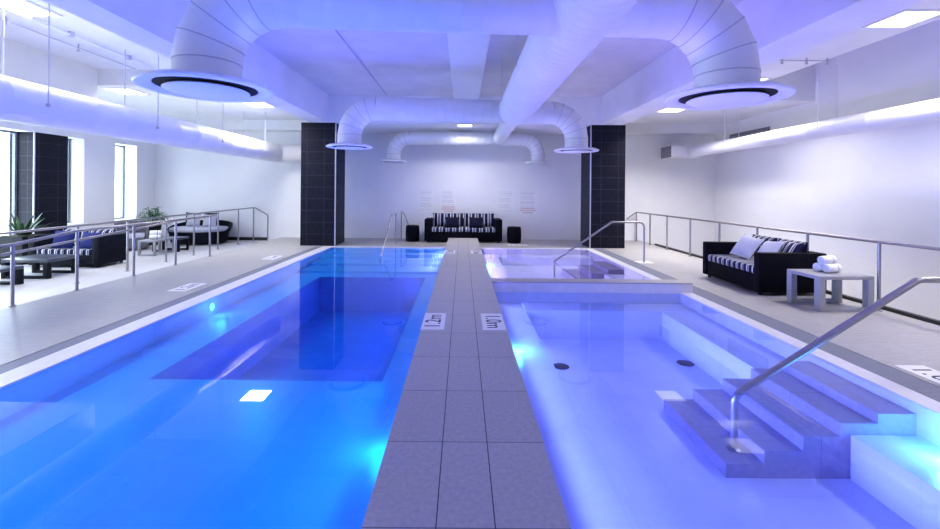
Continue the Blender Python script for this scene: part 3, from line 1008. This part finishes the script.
# ------------------------------------------------------------------ pool lamps
def lamp(x, y, z, nx, ny, energy, col, label, face='lampface', rad=.07, vis=True, off=.14):
    t = thing('pool_lamp', label, 'pool lamp', (x, y, z), math.atan2(ny, nx), group='round underwater lamps')
    b = MB(); b.lathe([(.07, 0), (.075, .006), (.055, .012)], seg=24)
    rot = Matrix.Rotation(PI / 2, 4, 'Y')
    for v in b.bm.verts: v.co = rot @ v.co
    b.build('rim', 'lamprim', t)
    b = MB(); b.lathe([(.052, .010), (.050, .016), (.01, .018)], seg=24)
    for v in b.bm.verts: v.co = rot @ v.co
    b.build('lens', face, t)
    L = bpy.data.lights.new('pool lamp', 'POINT'); L.energy = energy; L.color = col; L.shadow_soft_size = rad
    o = bpy.data.objects.new('lamp_light', L); C.objects.link(o)
    o.parent = t; o.location = (off, 0, 0)
CY = (.01, .24, 1.0); BL = (.05, .14, 1.0); VI = (.28, .22, 1.0); LV = (.36, .34, 1.0)
# left pool
lamp(PL1, 2.95, -.125, -1, 0, 4, CY, 'glowing underwater lamp in the walkway wall of the left pool foreground')
lamp(PL0, 6.1, -.125, 1, 0, 4, BL, 'glowing underwater lamp in the left wall of the left pool beside the marker')
lamp(PL0, 2.3, -.125, 1, 0, 9, CY, 'underwater lamp in the left wall of the left pool near the picture corner')
# right near pool
lamp(PR0, 4.7, -.10, 1, 0, 5, (.10, .60, 1.0), 'glowing underwater lamp in the walkway wall of the right pool')
lamp(PR1, 2.85, -.12, -1, 0, 6, (.12, .60, 1.0), 'glowing underwater lamp in the right wall beside the grey steps')
# far spa
lamp(PR0, 9.9, -.08, 1, 0, 4, (.10, .60, 1.0), 'glowing underwater lamp in the walkway wall of the far right pool')

def added_led(x, y0, y1, z, face, watts, col, label, tilt=.4, spread=140):  # hidden strips, added to wash the ceiling violet and light the pools evenly
    t = thing('added_led_strip', label, 'light strip', (x, (y0 + y1) / 2, z), 0, 'added unseen light strips on the pool walls')
    h = (y1 - y0) / 2
    MB().box(min(0, face * .012), max(0, face * .012), -h, h, -.035, .035).build('housing', 'lamprim', t)
    L = bpy.data.lights.new('led strip', 'AREA'); L.shape = 'RECTANGLE'; L.size = .05; L.size_y = y1 - y0
    L.energy = watts * (y1 - y0); L.color = col; L.spread = math.radians(spread)
    o = bpy.data.objects.new('added_strip_light', L); C.objects.link(o)
    o.parent = t; o.location = (face * .04, 0, 0); o.rotation_euler = (0, -face * (PI / 2 + tilt), 0)
UP = dict(tilt=1.05, spread=100)
added_led(PL1, -1.5, 4.0, -.05, -1, 6, (.75, .28, 1.0), 'added up light strip below the walkway edge along the near part of the left pool', **UP)
added_led(PL1, -1.5, 4.0, -.13, -1, 3, (.01, .24, 1.0), 'added blue light strip low on the walkway wall along the near left pool', 0, 60)
added_led(PL1, 4.2, 9.2, -.05, -1, 9, (.95, .24, 1.0), 'added up light strip below the walkway edge over the dark sunken floor', **UP)
added_led(-.765, 4.2, 8.8, -.42, -1, 6, (.10, .12, 1.0), 'added light strip in the sunken floor wall of the left pool', 0, 150)
added_led(PL1, 9.4, 11.5, -.04, -1, 14, (.95, .34, 1.0), 'added light strip below the walkway edge at the far end of the left pool', .2, 150)
added_led(PR0, -1.5, 3.0, -.05, 1, 4, (.40, .30, 1.0), 'added up light strip below the walkway edge in the right foreground', **UP)
added_led(PR0, 3.2, 6.5, -.05, 1, 7, (.46, .26, 1.0), 'added up light strip below the walkway edge up to the divider wall', **UP)
added_led(PR0, -1.5, 6.5, -.11, 1, 4.5, (.20, .26, 1.0), 'added light strip low on the walkway wall of the near right pool', 0, 60)
added_led(.93, -1.2, 6.0, -.36, 1, 3.5, (.16, .20, 1.0), 'added light strip in the submerged ledge of the near right pool', 0, 150)
added_led(PR0, 7.1, 11.5, -.05, 1, 9, (.46, .34, 1.0), 'added light strip below the walkway edge in the far right pool', .3, 140)

# ------------------------------------------------------------------ world, camera, view
W = bpy.data.worlds.new('daylight'); S.world = W
W.use_nodes = True
bg = W.node_tree.nodes['Background']
bg.inputs[0].default_value = (.80, .90, 1.0, 1)
bg.inputs[1].default_value = 5.0

cam = bpy.data.cameras.new('camera')
cam.sensor_width = 36; cam.sensor_fit = 'HORIZONTAL'
cam.lens = 430 / 940 * 36
cam.shift_x = 7.5 / 940
cam.shift_y = -73.5 / 940
cam.clip_start = .02
co = bpy.data.objects.new('camera', cam); C.objects.link(co)
co.location = (0, 0, HC)
co.rotation_euler = (Matrix.Rotation(PI / 2, 3, 'X') @ Matrix.Rotation(.0087, 3, 'Z')).to_euler()
S.camera = co

S.view_settings.view_transform = 'Standard'
S.view_settings.look = 'None'
S.view_settings.gamma = 1
S.view_settings.use_curve_mapping = False
S.view_settings.exposure = 1.1
S.cycles.max_bounces = 10
S.cycles.diffuse_bounces = 5
S.cycles.glossy_bounces = 4
S.cycles.transparent_max_bounces = 12
S.cycles.sample_clamp_indirect = 6
S.cycles.use_denoising = True
